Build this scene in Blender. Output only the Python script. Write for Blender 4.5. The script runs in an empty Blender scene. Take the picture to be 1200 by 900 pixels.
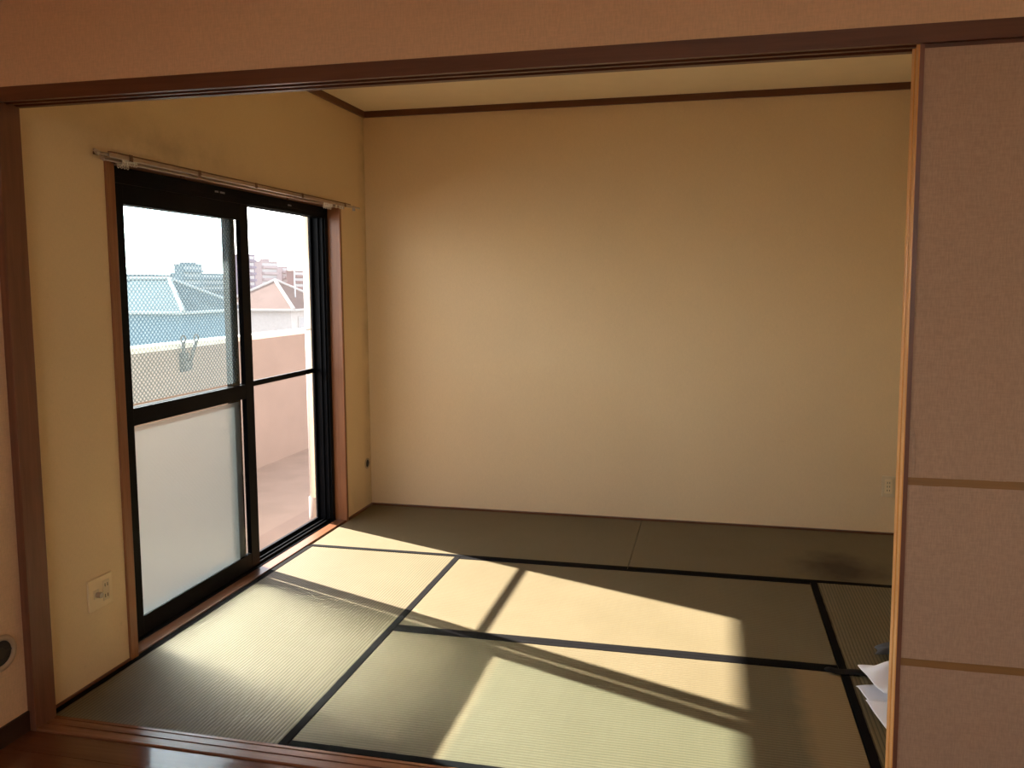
import bpy, bmesh, math, random
from mathutils import Vector, Matrix
random.seed(7)
S = bpy.context.scene
COL = S.collection
R = math.radians

# ------------------------------------------------------------------ camera
cam_d = bpy.data.cameras.new('camera')
cam = bpy.data.objects.new('camera', cam_d)
COL.objects.link(cam)
S.camera = cam
F_PX = 940.48
cam_d.sensor_width = 36.0
cam_d.lens = F_PX / 1200 * 36.0
cam_d.shift_x = -25.67 / 1200
cam_d.shift_y = -29.25 / 1200
cam_d.clip_start = 0.02
cam_d.clip_end = 2000
yaw, pitch, roll = -0.2181, 0.0918, -0.0040
fw = Vector((math.sin(yaw) * math.cos(pitch), math.cos(yaw) * math.cos(pitch), -math.sin(pitch)))
rt = Vector((math.cos(yaw), -math.sin(yaw), 0))
up = rt.cross(fw)
r2 = math.cos(roll) * rt + math.sin(roll) * up
u2 = -math.sin(roll) * rt + math.cos(roll) * up
M = Matrix((r2, u2, -fw)).transposed().to_4x4()
M.translation = Vector((2.1436, -2.1399, 1.4163))
cam.matrix_world = M

# ------------------------------------------------------------------ sky, sun, exposure
SUN_TO = Vector((-1.0, 0.385, 0.657)).normalized()      # towards the sun
SUN_EL = math.asin(SUN_TO.z)
w = bpy.data.worlds.new('sky')
S.world = w
w.use_nodes = True
nt = w.node_tree
nt.nodes.clear()
sky = nt.nodes.new('ShaderNodeTexSky')
sky.sky_type = 'NISHITA'
sky.sun_disc = False
sky.sun_elevation = SUN_EL
sky.sun_rotation = math.atan2(SUN_TO.x, SUN_TO.y)
sky.air_density = 1.0
sky.dust_density = 0.7
sky.ozone_density = 1.0
bg = nt.nodes.new('ShaderNodeBackground')
bg.inputs['Strength'].default_value = 0.52
out = nt.nodes.new('ShaderNodeOutputWorld')
hs = nt.nodes.new('ShaderNodeHueSaturation')          # hazy, washed-out sky
hs.inputs['Saturation'].default_value = 0.30
nt.links.new(sky.outputs[0], hs.inputs['Color'])
nt.links.new(hs.outputs[0], bg.inputs[0])
nt.links.new(bg.outputs[0], out.inputs[0])

sun_d = bpy.data.lights.new('sun', 'SUN')
sun_d.energy = 19.8
sun_d.angle = R(0.6)
sun_d.color = (1.0, 0.93, 0.83)
sun = bpy.data.objects.new('sun', sun_d)
COL.objects.link(sun)
sun.rotation_euler = (-SUN_TO).to_track_quat('-Z', 'Y').to_euler()
sun.location = (-6, 3, 6)

vs = S.view_settings
vs.view_transform = 'Standard'
vs.look = 'None'
vs.gamma = 1.0
vs.use_curve_mapping = False
vs.exposure = 0.92
S.cycles.sample_clamp_indirect = 40.0


# ------------------------------------------------------------------ helpers
def lin(r, g, b):
    f = lambda c: (c / 255 / 12.92) if c / 255 <= 0.04045 else ((c / 255 + 0.055) / 1.055) ** 2.4
    return (f(r), f(g), f(b), 1)


class NT:
    def __init__(s, name):
        s.m = bpy.data.materials.new(name)
        s.m.use_nodes = True
        s.t = s.m.node_tree
        s.t.nodes.clear()
        s.out = s.t.nodes.new('ShaderNodeOutputMaterial')

    def n(s, typ, **kw):
        nd = s.t.nodes.new('ShaderNode' + typ)
        for k, v in kw.items():
            if k in nd.inputs.keys() if isinstance(k, str) else False:
                nd.inputs[k].default_value = v
            else:
                setattr(nd, k, v)
        return nd

    def l(s, a, b):
        s.t.links.new(a, b)

    def setin(s, node, key, val):
        if hasattr(val, 'is_output'):
            s.l(val, node.inputs[key])
        else:
            node.inputs[key].default_value = val

    def math(s, op, a, b=0.0, clamp=False):
        nd = s.t.nodes.new('ShaderNodeMath')
        nd.operation = op
        nd.use_clamp = clamp
        s.setin(nd, 0, a)
        s.setin(nd, 1, b)
        return nd.outputs[0]

    def mix(s, fac, a, b, blend='MIX'):
        nd = s.t.nodes.new('ShaderNodeMix')
        nd.data_type = 'RGBA'
        nd.blend_type = blend
        s.setin(nd, 0, fac)
        s.setin(nd, 6, a)
        s.setin(nd, 7, b)
        return nd.outputs[2]

    def coord(s, scale=(1, 1, 1), kind='Object', rot=(0, 0, 0)):
        tc = s.t.nodes.new('ShaderNodeTexCoord')
        mp = s.t.nodes.new('ShaderNodeMapping')
        mp.inputs['Scale'].default_value = scale
        mp.inputs['Rotation'].default_value = rot
        s.l(tc.outputs[kind], mp.inputs[0])
        return mp.outputs[0]

    def noise(s, vec, scale, detail=3, rough=0.5, dist=0.0):
        nd = s.t.nodes.new('ShaderNodeTexNoise')
        s.l(vec, nd.inputs['Vector'])
        nd.inputs['Scale'].default_value = scale
        nd.inputs['Detail'].default_value = detail
        nd.inputs['Roughness'].default_value = rough
        nd.inputs['Distortion'].default_value = dist
        return nd.outputs[0]

    def ramp(s, fac, p0, p1, c0=(0, 0, 0, 1), c1=(1, 1, 1, 1)):
        nd = s.t.nodes.new('ShaderNodeValToRGB')
        e = nd.color_ramp.elements
        e[0].position, e[0].color = p0, c0
        e[1].position, e[1].color = p1, c1
        s.l(fac, nd.inputs[0])
        return nd.outputs[0]

    def sep(s, vec):
        nd = s.t.nodes.new('ShaderNodeSeparateXYZ')
        s.l(vec, nd.inputs[0])
        return nd.outputs

    def bump(s, h, strength, dist):
        nd = s.t.nodes.new('ShaderNodeBump')
        nd.inputs['Strength'].default_value = strength
        nd.inputs['Distance'].default_value = dist
        s.l(h, nd.inputs['Height'])
        return nd.outputs[0]

    def principled(s, col, rough=0.6, metal=0.0, normal=None, spec=0.5, coat=0.0):
        nd = s.t.nodes.new('ShaderNodeBsdfPrincipled')
        s.setin(nd, 'Base Color', col)
        s.setin(nd, 'Roughness', rough)
        nd.inputs['Metallic'].default_value = metal
        nd.inputs['Specular IOR Level'].default_value = spec
        nd.inputs['Coat Weight'].default_value = coat
        if normal is not None:
            s.l(normal, nd.inputs['Normal'])
        s.l(nd.outputs[0], s.out.inputs[0])
        return nd


def m_plain(name, col, rough=0.6, metal=0.0, var=0.06, nscale=8, spec=0.5, bump=0.0):
    k = NT(name)
    v = k.coord()
    nz = k.noise(v, nscale, 4)
    dark = tuple(c * (1 - 2 * var) for c in col[:3]) + (1,)
    lite = tuple(min(1, c * (1 + 2 * var)) for c in col[:3]) + (1,)
    c = k.mix(k.ramp(nz, 0.3, 0.7), dark, lite)
    nrm = k.bump(k.noise(v, 300, 2), bump, 0.001) if bump else None
    k.principled(c, rough, metal, nrm, spec)
    return k.m


def m_wall(name, col, scale=1.0, dirt=0.25, weave_amt=0.16, soot=False):
    """aged fabric-look wallpaper: fine vertical weave, faint stains"""
    k = NT(name)
    v = k.coord()
    big = k.noise(v, 1.3, 4, 0.6)
    fine = k.noise(k.coord((420 * scale, 420 * scale, 60 * scale)), 1.0, 3)
    fine2 = k.noise(k.coord((60 * scale, 60 * scale, 420 * scale)), 1.0, 3)
    weave = k.math('ADD', k.math('MULTIPLY', fine, 0.6), k.math('MULTIPLY', fine2, 0.4))
    c = k.mix(k.ramp(big, 0.3, 0.75), tuple(x * 0.95 for x in col[:3]) + (1,), col)
    c = k.mix(k.math('MULTIPLY', k.ramp(weave, 0.38, 0.62), weave_amt), c, tuple(x * 0.6 for x in col[:3]) + (1,))
    spots = k.ramp(k.noise(v, 9, 6, 0.7), 0.66, 0.8)
    c = k.mix(k.math('MULTIPLY', spots, dirt), c, (0.13, 0.085, 0.04, 1))
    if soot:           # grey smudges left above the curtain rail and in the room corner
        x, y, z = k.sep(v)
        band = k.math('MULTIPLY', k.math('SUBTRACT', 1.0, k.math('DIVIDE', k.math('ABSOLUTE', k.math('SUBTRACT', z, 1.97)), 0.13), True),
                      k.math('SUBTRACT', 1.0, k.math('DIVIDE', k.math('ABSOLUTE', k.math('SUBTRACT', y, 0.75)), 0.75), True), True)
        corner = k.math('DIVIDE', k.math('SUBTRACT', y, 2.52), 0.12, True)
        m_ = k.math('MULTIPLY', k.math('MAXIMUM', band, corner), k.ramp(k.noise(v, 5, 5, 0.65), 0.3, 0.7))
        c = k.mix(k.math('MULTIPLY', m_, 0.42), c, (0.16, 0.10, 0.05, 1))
    k.principled(c, 0.85, 0, k.bump(weave, 0.3, 0.0015), 0.25)
    return k.m


def m_wood(name, c0, c1, axis='Z', rough=0.35, gs=1.0, coat=0.0, bump=0.12, spec=0.5):
    k = NT(name)
    sc = {'X': (2, 40, 40), 'Y': (40, 2, 40), 'Z': (40, 40, 2)}[axis]
    v = k.coord(tuple(s * gs for s in sc))
    g = k.noise(v, 1.0, 5, 0.6, 0.6)
    g2 = k.noise(k.coord(tuple(s * gs * 3 for s in sc)), 1.0, 2)
    f = k.math('ADD', k.math('MULTIPLY', g, 0.75), k.math('MULTIPLY', g2, 0.25))
    c = k.mix(k.ramp(f, 0.32, 0.68), c0, c1)
    k.principled(c, rough, 0, k.bump(f, bump, 0.001), spec, coat)
    return k.m


def m_tatami(name, col_a, col_b, axis, stain=None, brown=None, contrast=0.5):
    """woven rush: ridges run along the mat's long side (axis)"""
    k = NT(name)
    v = k.coord()
    x, y, z = k.sep(v)
    across, along = (y, x) if axis == 'X' else (x, y)
    per = 0.0135
    wob = k.math('MULTIPLY', k.math('SUBTRACT', k.noise(v, 3, 2), 0.5), 0.006)
    ph = k.math('MULTIPLY', k.math('ADD', across, wob), 2 * math.pi / per)
    ridge = k.math('MULTIPLY', k.math('ADD', k.math('SINE', ph), 1.0), 0.5)
    sc = (900, 90, 1) if axis == 'X' else (90, 900, 1)
    straw = k.noise(k.coord(sc), 1.0, 3, 0.6)
    sc2 = (150, 5, 1) if axis == 'X' else (5, 150, 1)
    band = k.noise(k.coord(sc2), 1.0, 3, 0.6)
    big = k.noise(v, 2.2, 4, 0.6)
    c = k.mix(k.ramp(big, 0.3, 0.7), col_a, col_b)
    c = k.mix(k.math('MULTIPLY', k.ramp(straw, 0.35, 0.7), 0.35), c, tuple(q * 0.62 for q in col_a[:3]) + (1,))
    c = k.mix(k.math('MULTIPLY', k.ramp(band, 0.4, 0.75), 0.25), c, tuple(q * 0.75 for q in col_a[:3]) + (1,))
    groove = k.ramp(ridge, 0.0, 0.42, (1, 1, 1, 1), (0, 0, 0, 1))
    c = k.mix(k.math('MULTIPLY', groove, contrast), c, tuple(q * 0.34 for q in col_a[:3]) + (1,))
    if stain:          # a brown spill with its own outline
        sx, sy, rx, ry = stain
        ex = k.math('DIVIDE', k.math('SUBTRACT', x, sx), rx)
        ey = k.math('DIVIDE', k.math('SUBTRACT', y, sy), ry)
        d = k.math('SQRT', k.math('ADD', k.math('MULTIPLY', ex, ex), k.math('MULTIPLY', ey, ey)))
        d = k.math('ADD', d, k.math('MULTIPLY', k.math('SUBTRACT', k.noise(v, 7, 3), 0.5), 0.9))
        c = k.mix(k.math('MULTIPLY', k.ramp(d, 0.25, 1.15, (1, 1, 1, 1), (0, 0, 0, 1)), 0.88), c, (0.022, 0.010, 0.0035, 1))
    if brown:          # browner, less bleached rush beyond where a rug lay
        bx, wdt = brown
        e = k.math('ADD', x, k.math('MULTIPLY', k.math('SUBTRACT', k.noise(v, 14, 3), 0.5), 0.05))
        f = k.math('DIVIDE', k.math('SUBTRACT', e, bx), wdt, True)
        c = k.mix(k.math('MULTIPLY', f, 0.75), c, (0.30, 0.20, 0.095, 1))
    h = k.math('ADD', ridge, k.math('MULTIPLY', straw, 0.35))
    k.principled(c, 0.62, 0, k.bump(h, 0.45, 0.0016), 0.3)
    return k.m


def m_cloth(name, col, rough=0.9, scale=600, var=0.12):
    k = NT(name)
    v = k.coord()
    n1 = k.noise(v, scale, 2)
    n2 = k.noise(v, 12, 3)
    c = k.mix(k.ramp(n2, 0.3, 0.7), tuple(q * (1 - var) for q in col[:3]) + (1,), col)
    c = k.mix(k.math('MULTIPLY', k.ramp(n1, 0.35, 0.65), 0.2), c, tuple(q * 0.7 for q in col[:3]) + (1,))
    k.principled(c, rough, 0, k.bump(n1, 0.2, 0.001), 0.08)
    return k.m


def m_glass_clear(name):
    k = NT(name)
    tr = k.n('BsdfTransparent')
    tr.inputs[0].default_value = (0.97, 0.985, 0.98, 1)
    gl = k.n('BsdfGlossy')
    gl.inputs['Roughness'].default_value = 0.02
    lw = k.n('LayerWeight')
    fr = k.n('MapRange')
    k.l(k.math('POWER', lw.outputs['Facing'], 4.0), fr.inputs[0])
    fr.inputs[3].default_value = 0.02
    fr.inputs[4].default_value = 0.45
    mx = k.n('MixShader')
    k.l(fr.outputs[0], mx.inputs[0])
    k.l(tr.outputs[0], mx.inputs[1])
    k.l(gl.outputs[0], mx.inputs[2])
    k.l(mx.outputs[0], k.out.inputs[0])
    return k.m


def m_bubble(name):
    """clear bubble-wrap sheet: a diagonal net of small blisters that scatter a little"""
    k = NT(name)
    x, y, z = k.sep(k.coord())
    a = k.math('MULTIPLY', k.math('ADD', y, z), math.pi / 0.022)
    b = k.math('MULTIPLY', k.math('SUBTRACT', y, z), math.pi / 0.022)
    p = k.math('MULTIPLY', k.math('ABSOLUTE', k.math('SINE', a)), k.math('ABSOLUTE', k.math('SINE', b)))
    tr = k.n('BsdfTransparent')
    k.l(k.mix(k.ramp(p, 0.15, 0.8), (0.50, 0.66, 0.74, 1), (0.93, 0.985, 1.0, 1)), tr.inputs[0])
    tl = k.n('BsdfTranslucent')
    tl.inputs[0].default_value = (0.80, 0.92, 0.97, 1)
    df = k.n('BsdfDiffuse')
    df.inputs[0].default_value = (0.7, 0.75, 0.78, 1)
    m1 = k.n('MixShader')
    m1.inputs[0].default_value = 0.3
    k.l(tl.outputs[0], m1.inputs[1])
    k.l(df.outputs[0], m1.inputs[2])
    mx = k.n('MixShader')
    k.l(k.ramp(p, 0.1, 0.9, (0.02, 0.02, 0.02, 1), (0.08, 0.08, 0.08, 1)), mx.inputs[0])
    k.l(tr.outputs[0], mx.inputs[1])
    k.l(m1.outputs[0], mx.inputs[2])
    k.l(mx.outputs[0], k.out.inputs[0])
    return k.m


def m_frost(name):
    """obscured glass: scatters forward, nothing is seen sharply through it"""
    k = NT(name)
    x, y, z = k.sep(k.coord())
    a = k.math('MULTIPLY', k.math('ADD', y, z), math.pi / 0.022)
    b = k.math('MULTIPLY', k.math('SUBTRACT', y, z), math.pi / 0.022)
    p = k.math('MULTIPLY', k.math('ABSOLUTE', k.math('SINE', a)), k.math('ABSOLUTE', k.math('SINE', b)))
    nrm = k.bump(p, 0.10, 0.002)
    rf = k.n('BsdfRefraction')
    rf.inputs['Color'].default_value = (0.93, 0.985, 1.0, 1)
    rf.inputs['Roughness'].default_value = 0.40
    rf.inputs['IOR'].default_value = 1.22
    k.l(nrm, rf.inputs['Normal'])
    tl = k.n('BsdfTranslucent')
    tl.inputs[0].default_value = (0.72, 0.80, 0.82, 1)
    mx = k.n('MixShader')
    mx.inputs[0].default_value = 0.025
    k.l(rf.outputs[0], mx.inputs[1])
    k.l(tl.outputs[0], mx.inputs[2])
    tr = k.n('BsdfTransparent')
    m2 = k.n('MixShader')
    m2.inputs[0].default_value = 0.27
    k.l(mx.outputs[0], m2.inputs[1])
    k.l(tr.outputs[0], m2.inputs[2])
    k.l(m2.outputs[0], k.out.inputs[0])
    return k.m


def m_screen(name):
    """fine insect mesh, too fine to see single threads: mostly open, threads catch the light"""
    k = NT(name)
    tr = k.n('BsdfTransparent')
    df = k.n('BsdfDiffuse')
    df.inputs[0].default_value = (0.55, 0.47, 0.45, 1)
    tl = k.n('BsdfTranslucent')
    tl.inputs[0].default_value = (0.55, 0.45, 0.42, 1)
    m1 = k.n('MixShader')
    m1.inputs[0].default_value = 0.5
    k.l(df.outputs[0], m1.inputs[1])
    k.l(tl.outputs[0], m1.inputs[2])
    mx = k.n('MixShader')
    mx.inputs[0].default_value = 0.07
    k.l(tr.outputs[0], mx.inputs[1])
    k.l(m1.outputs[0], mx.inputs[2])
    k.l(mx.outputs[0], k.out.inputs[0])
    return k.m


# ------------------------------------------------------------------ mesh helpers
def addbox(bm, a, b, bev=0.0):
    x0, x1 = sorted((a[0], b[0])); y0, y1 = sorted((a[1], b[1])); z0, z1 = sorted((a[2], b[2]))
    vs_ = [bm.verts.new(p) for p in ((x0, y0, z0), (x1, y0, z0), (x1, y1, z0), (x0, y1, z0),
                                     (x0, y0, z1), (x1, y0, z1), (x1, y1, z1), (x0, y1, z1))]
    fs = [bm.faces.new([vs_[i] for i in f]) for f in
          ((0, 3, 2, 1), (4, 5, 6, 7), (0, 1, 5, 4), (1, 2, 6, 5), (2, 3, 7, 6), (3, 0, 4, 7))]
    if bev:
        es = list({e for f in fs for e in f.edges})
        bmesh.ops.bevel(bm, geom=es, offset=bev, segments=2, profile=0.5, affect='EDGES')
    return vs_


def addcyl(bm, p0, p1, r, n=16, r1=None, cap=True):
    p0 = Vector(p0); p1 = Vector(p1); r1 = r if r1 is None else r1
    d = (p1 - p0).normalized()
    a = d.orthogonal().normalized(); b = d.cross(a)
    A = [bm.verts.new(p0 + r * (math.cos(t) * a + math.sin(t) * b)) for t in [2 * math.pi * i / n for i in range(n)]]
    B = [bm.verts.new(p1 + r1 * (math.cos(t) * a + math.sin(t) * b)) for t in [2 * math.pi * i / n for i in range(n)]]
    for i in range(n):
        bm.faces.new((A[i], A[(i + 1) % n], B[(i + 1) % n], B[i]))
    if cap:
        bm.faces.new(A[::-1]); bm.faces.new(B)


def addprism(bm, pts, axis, a, b):
    """extrude a 2-D outline: axis X takes (y,z), axis Y takes (x,z)"""
    mk = (lambda q, t: (t, q[0], q[1])) if axis == 'X' else ((lambda q, t: (q[0], t, q[1])) if axis == 'Y' else (lambda q, t: (q[0], q[1], t)))
    A = [bm.verts.new(mk(q, a)) for q in pts]
    B = [bm.verts.new(mk(q, b)) for q in pts]
    n = len(pts)
    for i in range(n):
        bm.faces.new((A[i], A[(i + 1) % n], B[(i + 1) % n], B[i]))
    bm.faces.new(A[::-1]); bm.faces.new(B)


def torus_tube(bm, c, axis, R_, r, n=28, m=8, sy=1.0):
    c = Vector(c); d = Vector(axis).normalized(); a = d.orthogonal().normalized(); b = d.cross(a)
    ring = []
    for i in range(n):
        t = 2 * math.pi * i / n
        rad = math.cos(t) * a + math.sin(t) * b
        ring.append([bm.verts.new(c + rad * (R_ + r * math.cos(u)) + d * r * math.sin(u) * sy) for u in [2 * math.pi * j / m for j in range(m)]])
    for i in range(n):
        for j in range(m):
            bm.faces.new((ring[i][j], ring[(i + 1) % n][j], ring[(i + 1) % n][(j + 1) % m], ring[i][(j + 1) % m]))


def obj(name, bm, mat, parent=None, smooth=False, origin=None):
    bmesh.ops.recalc_face_normals(bm, faces=bm.faces)
    if origin is not None:
        bmesh.ops.translate(bm, verts=bm.verts, vec=-Vector(origin))
    me = bpy.data.meshes.new(name)
    bm.to_mesh(me); bm.free()
    if smooth:
        for p in me.polygons:
            p.use_smooth = True
    me.materials.append(mat)
    o = bpy.data.objects.new(name, me)
    COL.objects.link(o)
    if origin is not None:
        o.location = origin
    if parent is not None:
        o.parent = parent
        if origin is not None:
            o.location = Vector(origin) - parent.location
    return o


def empty(name, loc=(0, 0, 0), **props):
    o = bpy.data.objects.new(name, None)
    o.empty_display_size = 0.1
    o.location = loc
    COL.objects.link(o)
    for k_, v_ in props.items():
        o[k_] = v_
    return o


def part(name, bm, mat, parent, smooth=False):
    """mesh drawn in world coordinates under an unrotated parent"""
    bmesh.ops.translate(bm, verts=bm.verts, vec=-world_loc(parent))
    return obj(name, bm, mat, parent, smooth)


def world_loc(o):
    v = Vector(o.location)
    while o.parent:
        o = o.parent
        v += Vector(o.location)
    return v


def bxp(name, a, b, mat, parent, bev=0.0):
    bm = bmesh.new(); addbox(bm, a, b, bev)
    return part(name, bm, mat, parent)


def struct(name, bm, mat, label=None, cat=None, smooth=False):
    o = obj(name, bm, mat, None, smooth)
    o['kind'] = 'structure'
    if label: o['label'] = label
    if cat: o['category'] = cat
    return o


def tag(o, label, cat, group=None):
    o['label'] = label; o['category'] = cat
    if group: o['group'] = group
    return o


# ------------------------------------------------------------------ materials
MAT = {}
MAT['wall_t'] = m_wall('wallpaper_tatami_room', (0.88, 0.67, 0.40, 1), soot=True)
MAT['wall_b'] = m_wall('wallpaper_back', (0.88, 0.67, 0.41, 1), dirt=0.06)
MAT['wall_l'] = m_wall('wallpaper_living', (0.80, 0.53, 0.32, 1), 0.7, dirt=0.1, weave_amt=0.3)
MAT['ceil'] = m_plain('ceiling_paper', (0.93, 0.77, 0.52, 1), 0.9, var=0.01)
MAT['wood_x'] = m_wood('trim_wood_x', (0.10, 0.034, 0.014, 1), (0.165, 0.06, 0.025, 1), 'X', 0.38)
MAT['wood_y'] = m_wood('trim_wood_y', (0.12, 0.04, 0.016, 1), (0.19, 0.07, 0.03, 1), 'Y', 0.38)
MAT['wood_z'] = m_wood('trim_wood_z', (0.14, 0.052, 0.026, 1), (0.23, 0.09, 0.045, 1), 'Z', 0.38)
MAT['casing_z'] = m_wood('casing_wood_z', (0.23, 0.085, 0.032, 1), (0.36, 0.15, 0.06, 1), 'Z', 0.35)
MAT['casing_y'] = m_wood('casing_wood_y', (0.13, 0.05, 0.022, 1), (0.22, 0.09, 0.04, 1), 'Y', 0.35)
MAT['shikii'] = m_wood('threshold_wood', (0.19, 0.075, 0.036, 1), (0.30, 0.13, 0.065, 1), 'X', 0.25)
MAT['fus_wood'] = m_wood('sliding_door_frame_wood', (0.66, 0.29, 0.075, 1), (0.80, 0.38, 0.11, 1), 'Z', 0.35)
MAT['fus_tape'] = m_wood('sliding_door_band', (0.25, 0.125, 0.035, 1), (0.34, 0.17, 0.05, 1), 'X', 0.5)
MAT['fus_paper'] = m_wall('sliding_door_cloth', (0.54, 0.36, 0.235, 1), 0.8, dirt=0.05, weave_amt=0.42)
MAT['floor'] = m_wood('flooring', (0.12, 0.042, 0.02, 1), (0.19, 0.07, 0.034, 1), 'X', 0.13, 0.6, 0.3, 0.03)
MAT['dark_wood'] = m_wood('baseboard_wood', (0.035, 0.014, 0.007, 1), (0.055, 0.022, 0.011, 1), 'Y', 0.4)
MAT['alu'] = m_plain('black_aluminium', (0.005, 0.0056, 0.0075, 1), 0.45, 0.0, var=0.1, spec=0.08)
MAT['rubber'] = m_plain('black_gasket', (0.008, 0.008, 0.008, 1), 0.8)
MAT['glass'] = m_glass_clear('clear_glass')
MAT['bubble'] = m_bubble('bubble_sheet')
MAT['frost'] = m_frost('frosted_glass')
MAT['mesh'] = m_screen('insect_mesh')
MAT['heri'] = m_cloth('mat_border_cloth', (0.0045, 0.0036, 0.0036, 1), 0.9, 500, 0.3)
MAT['plate'] = m_plain('ivory_plastic', (0.86, 0.68, 0.42, 1), 0.5, var=0.03)
MAT['plate_b'] = m_plain('grey_ivory_plastic', (0.74, 0.59, 0.38, 1), 0.5, var=0.03)
MAT['slot'] = m_plain('socket_slot', (0.03, 0.022, 0.014, 1), 0.7)
MAT['metal'] = m_plain('brushed_metal', (0.50, 0.42, 0.36, 1), 0.32, 0.9, var=0.06)
MAT['rail_brown'] = m_plain('rail_brown', (0.16, 0.075, 0.045, 1), 0.4, var=0.08)
MAT['runner'] = m_plain('runner_plastic', (0.72, 0.66, 0.58, 1), 0.45, var=0.03)
MAT['hole'] = m_plain('pipe_hole', (0.02, 0.016, 0.012, 1), 0.8)
MAT['white_cloth'] = m_cloth('white_cotton', (0.93, 0.91, 0.97, 1), 0.85, 700, 0.03)
MAT['grey_cloth'] = m_cloth('grey_cotton', (0.13, 0.14, 0.16, 1), 0.9, 500)
MAT['strap'] = m_cloth('black_webbing', (0.012, 0.012, 0.014, 1), 0.6, 400)
MAT['sticker'] = m_plain('sticker', (0.30, 0.30, 0.32, 1), 0.5, var=0.25, nscale=200)
MAT['render_wall'] = m_plain('balcony_plaster', (0.29, 0.235, 0.213, 1), 0.9, var=0.03, nscale=3, bump=0.2, spec=0.03)
MAT['cap'] = m_plain('white_plaster_cap', (0.86, 0.84, 0.80, 1), 0.7, var=0.02, spec=0.03)
MAT['balc_floor'] = m_plain('balcony_floor', (0.28, 0.228, 0.204, 1), 0.8, var=0.04, nscale=4, spec=0.03)
MAT['balc_dark'] = m_plain('balcony_darker', (0.255, 0.20, 0.184, 1), 0.8, var=0.04, nscale=4, spec=0.03)  # slightly darker tone than the rest of the balcony floor
MAT['white_pvc'] = m_plain('white_pvc', (0.88, 0.84, 0.80, 1), 0.5, var=0.02)
MAT['galv_dark'] = m_plain('weathered_metal', (0.10, 0.105, 0.115, 1), 0.7, var=0.08, spec=0.1)
MAT['cover'] = m_plain('aged_ivory_plastic', (0.50, 0.36, 0.23, 1), 0.6, var=0.05)
MAT['galv'] = m_plain('galvanised', (0.35, 0.36, 0.38, 1), 0.5, 0.6, var=0.05)
MAT['roof_g'] = m_plain('grey_roof', (0.075, 0.098, 0.112, 1), 0.8, var=0.06, nscale=1, spec=0.03)
MAT['roof_b'] = m_plain('brown_roof', (0.098, 0.070, 0.064, 1), 0.8, var=0.06, nscale=1, spec=0.03)
MAT['ridge'] = m_plain('ridge_tile', (0.32, 0.31, 0.30, 1), 0.7, var=0.03, spec=0.03)
MAT['h_wall_b'] = m_plain('house_wall_bluish', (0.12, 0.17, 0.21, 1), 0.9, var=0.03, spec=0.03)
MAT['h_wall_w'] = m_plain('house_wall_white', (0.34, 0.32, 0.312, 1), 0.9, var=0.03, spec=0.03)
MAT['apt_v'] = m_plain('apartment_violet', (0.135, 0.12, 0.16, 1), 0.9, var=0.03, nscale=.2, spec=0.03)
MAT['apt_p'] = m_plain('apartment_pink', (0.24, 0.20, 0.21, 1), 0.9, var=0.03, nscale=.2, spec=0.03)
MAT['apt_r'] = m_plain('apartment_red', (0.16, 0.105, 0.105, 1), 0.9, var=0.03, nscale=.2, spec=0.03)
MAT['apt_g'] = m_plain('apartment_grey', (0.135, 0.16, 0.185, 1), 0.9, var=0.03, nscale=.2, spec=0.03)
MAT['win_far'] = m_plain('far_window', (0.20, 0.20, 0.22, 1), 0.3, var=0.05)
MAT['ground'] = m_plain('town_ground', (0.30, 0.31, 0.30, 1), 0.95, var=0.15, nscale=.1, spec=0.03)

# ------------------------------------------------------------------ room dimensions
YB = 2.634           # back wall
XR = 3.52            # right wall of the tatami room
ZC = 2.495           # ceiling
YF = -0.085          # living-room face of the opening
XL = 0.017           # living-room left wall plane
WT = 0.17            # outer wall thickness
LY0 = -5.2           # far end of the living room (behind the camera)
LX1 = 4.7
WY0, WY1, WZ1 = 0.435, 2.25, 1.872        # tatami room window opening
VY0, VY1, VZ1 = -4.5, -2.5, 2.0           # unseen living room window (behind the camera's left), sized for fill light

# ------------------------------------------------------------------ shell
bm = bmesh.new()
addbox(bm, (-WT, YF - 0.0, -0.06), (0, WY0 - 0.022, ZC + .1))
addbox(bm, (-WT, WY1 + 0.022, -0.06), (0, YB + 0.12, ZC + .1))
addbox(bm, (-WT, WY0 - 0.022, WZ1 + 0.022), (0, WY1 + 0.022, ZC + .1))
addbox(bm, (-WT, WY0 - 0.022, -0.3), (-0.005, WY1 + 0.022, -0.012))
struct('wall_left', bm, MAT['wall_t'], 'yellowed wallpaper wall around the black balcony window', 'wall')

bm = bmesh.new(); addbox(bm, (-0.1, YB, -0.06), (XR + 0.12, YB + 0.12, ZC + .1))
struct('wall_back', bm, MAT['wall_b'], 'plain beige wallpaper wall at the end of the tatami room', 'wall')
bm = bmesh.new(); addbox(bm, (XR, YF, -0.06), (XR + 0.12, YB, ZC + .1))
struct('wall_right', bm, MAT['wall_b'], 'beige wallpaper wall behind the open sliding doors', 'wall')
# the wall above the opening, living-room side
bm = bmesh.new()
addbox(bm, (XL, YF + 0.004, 2.008), (XR, -0.004, ZC + .1))
addbox(bm, (XR, YF + 0.004, -.06), (LX1, -0.004, ZC + .1))
struct('wall_front', bm, MAT['wall_l'], 'brownish wallpaper wall above the sliding door lintel', 'wall')
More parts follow.
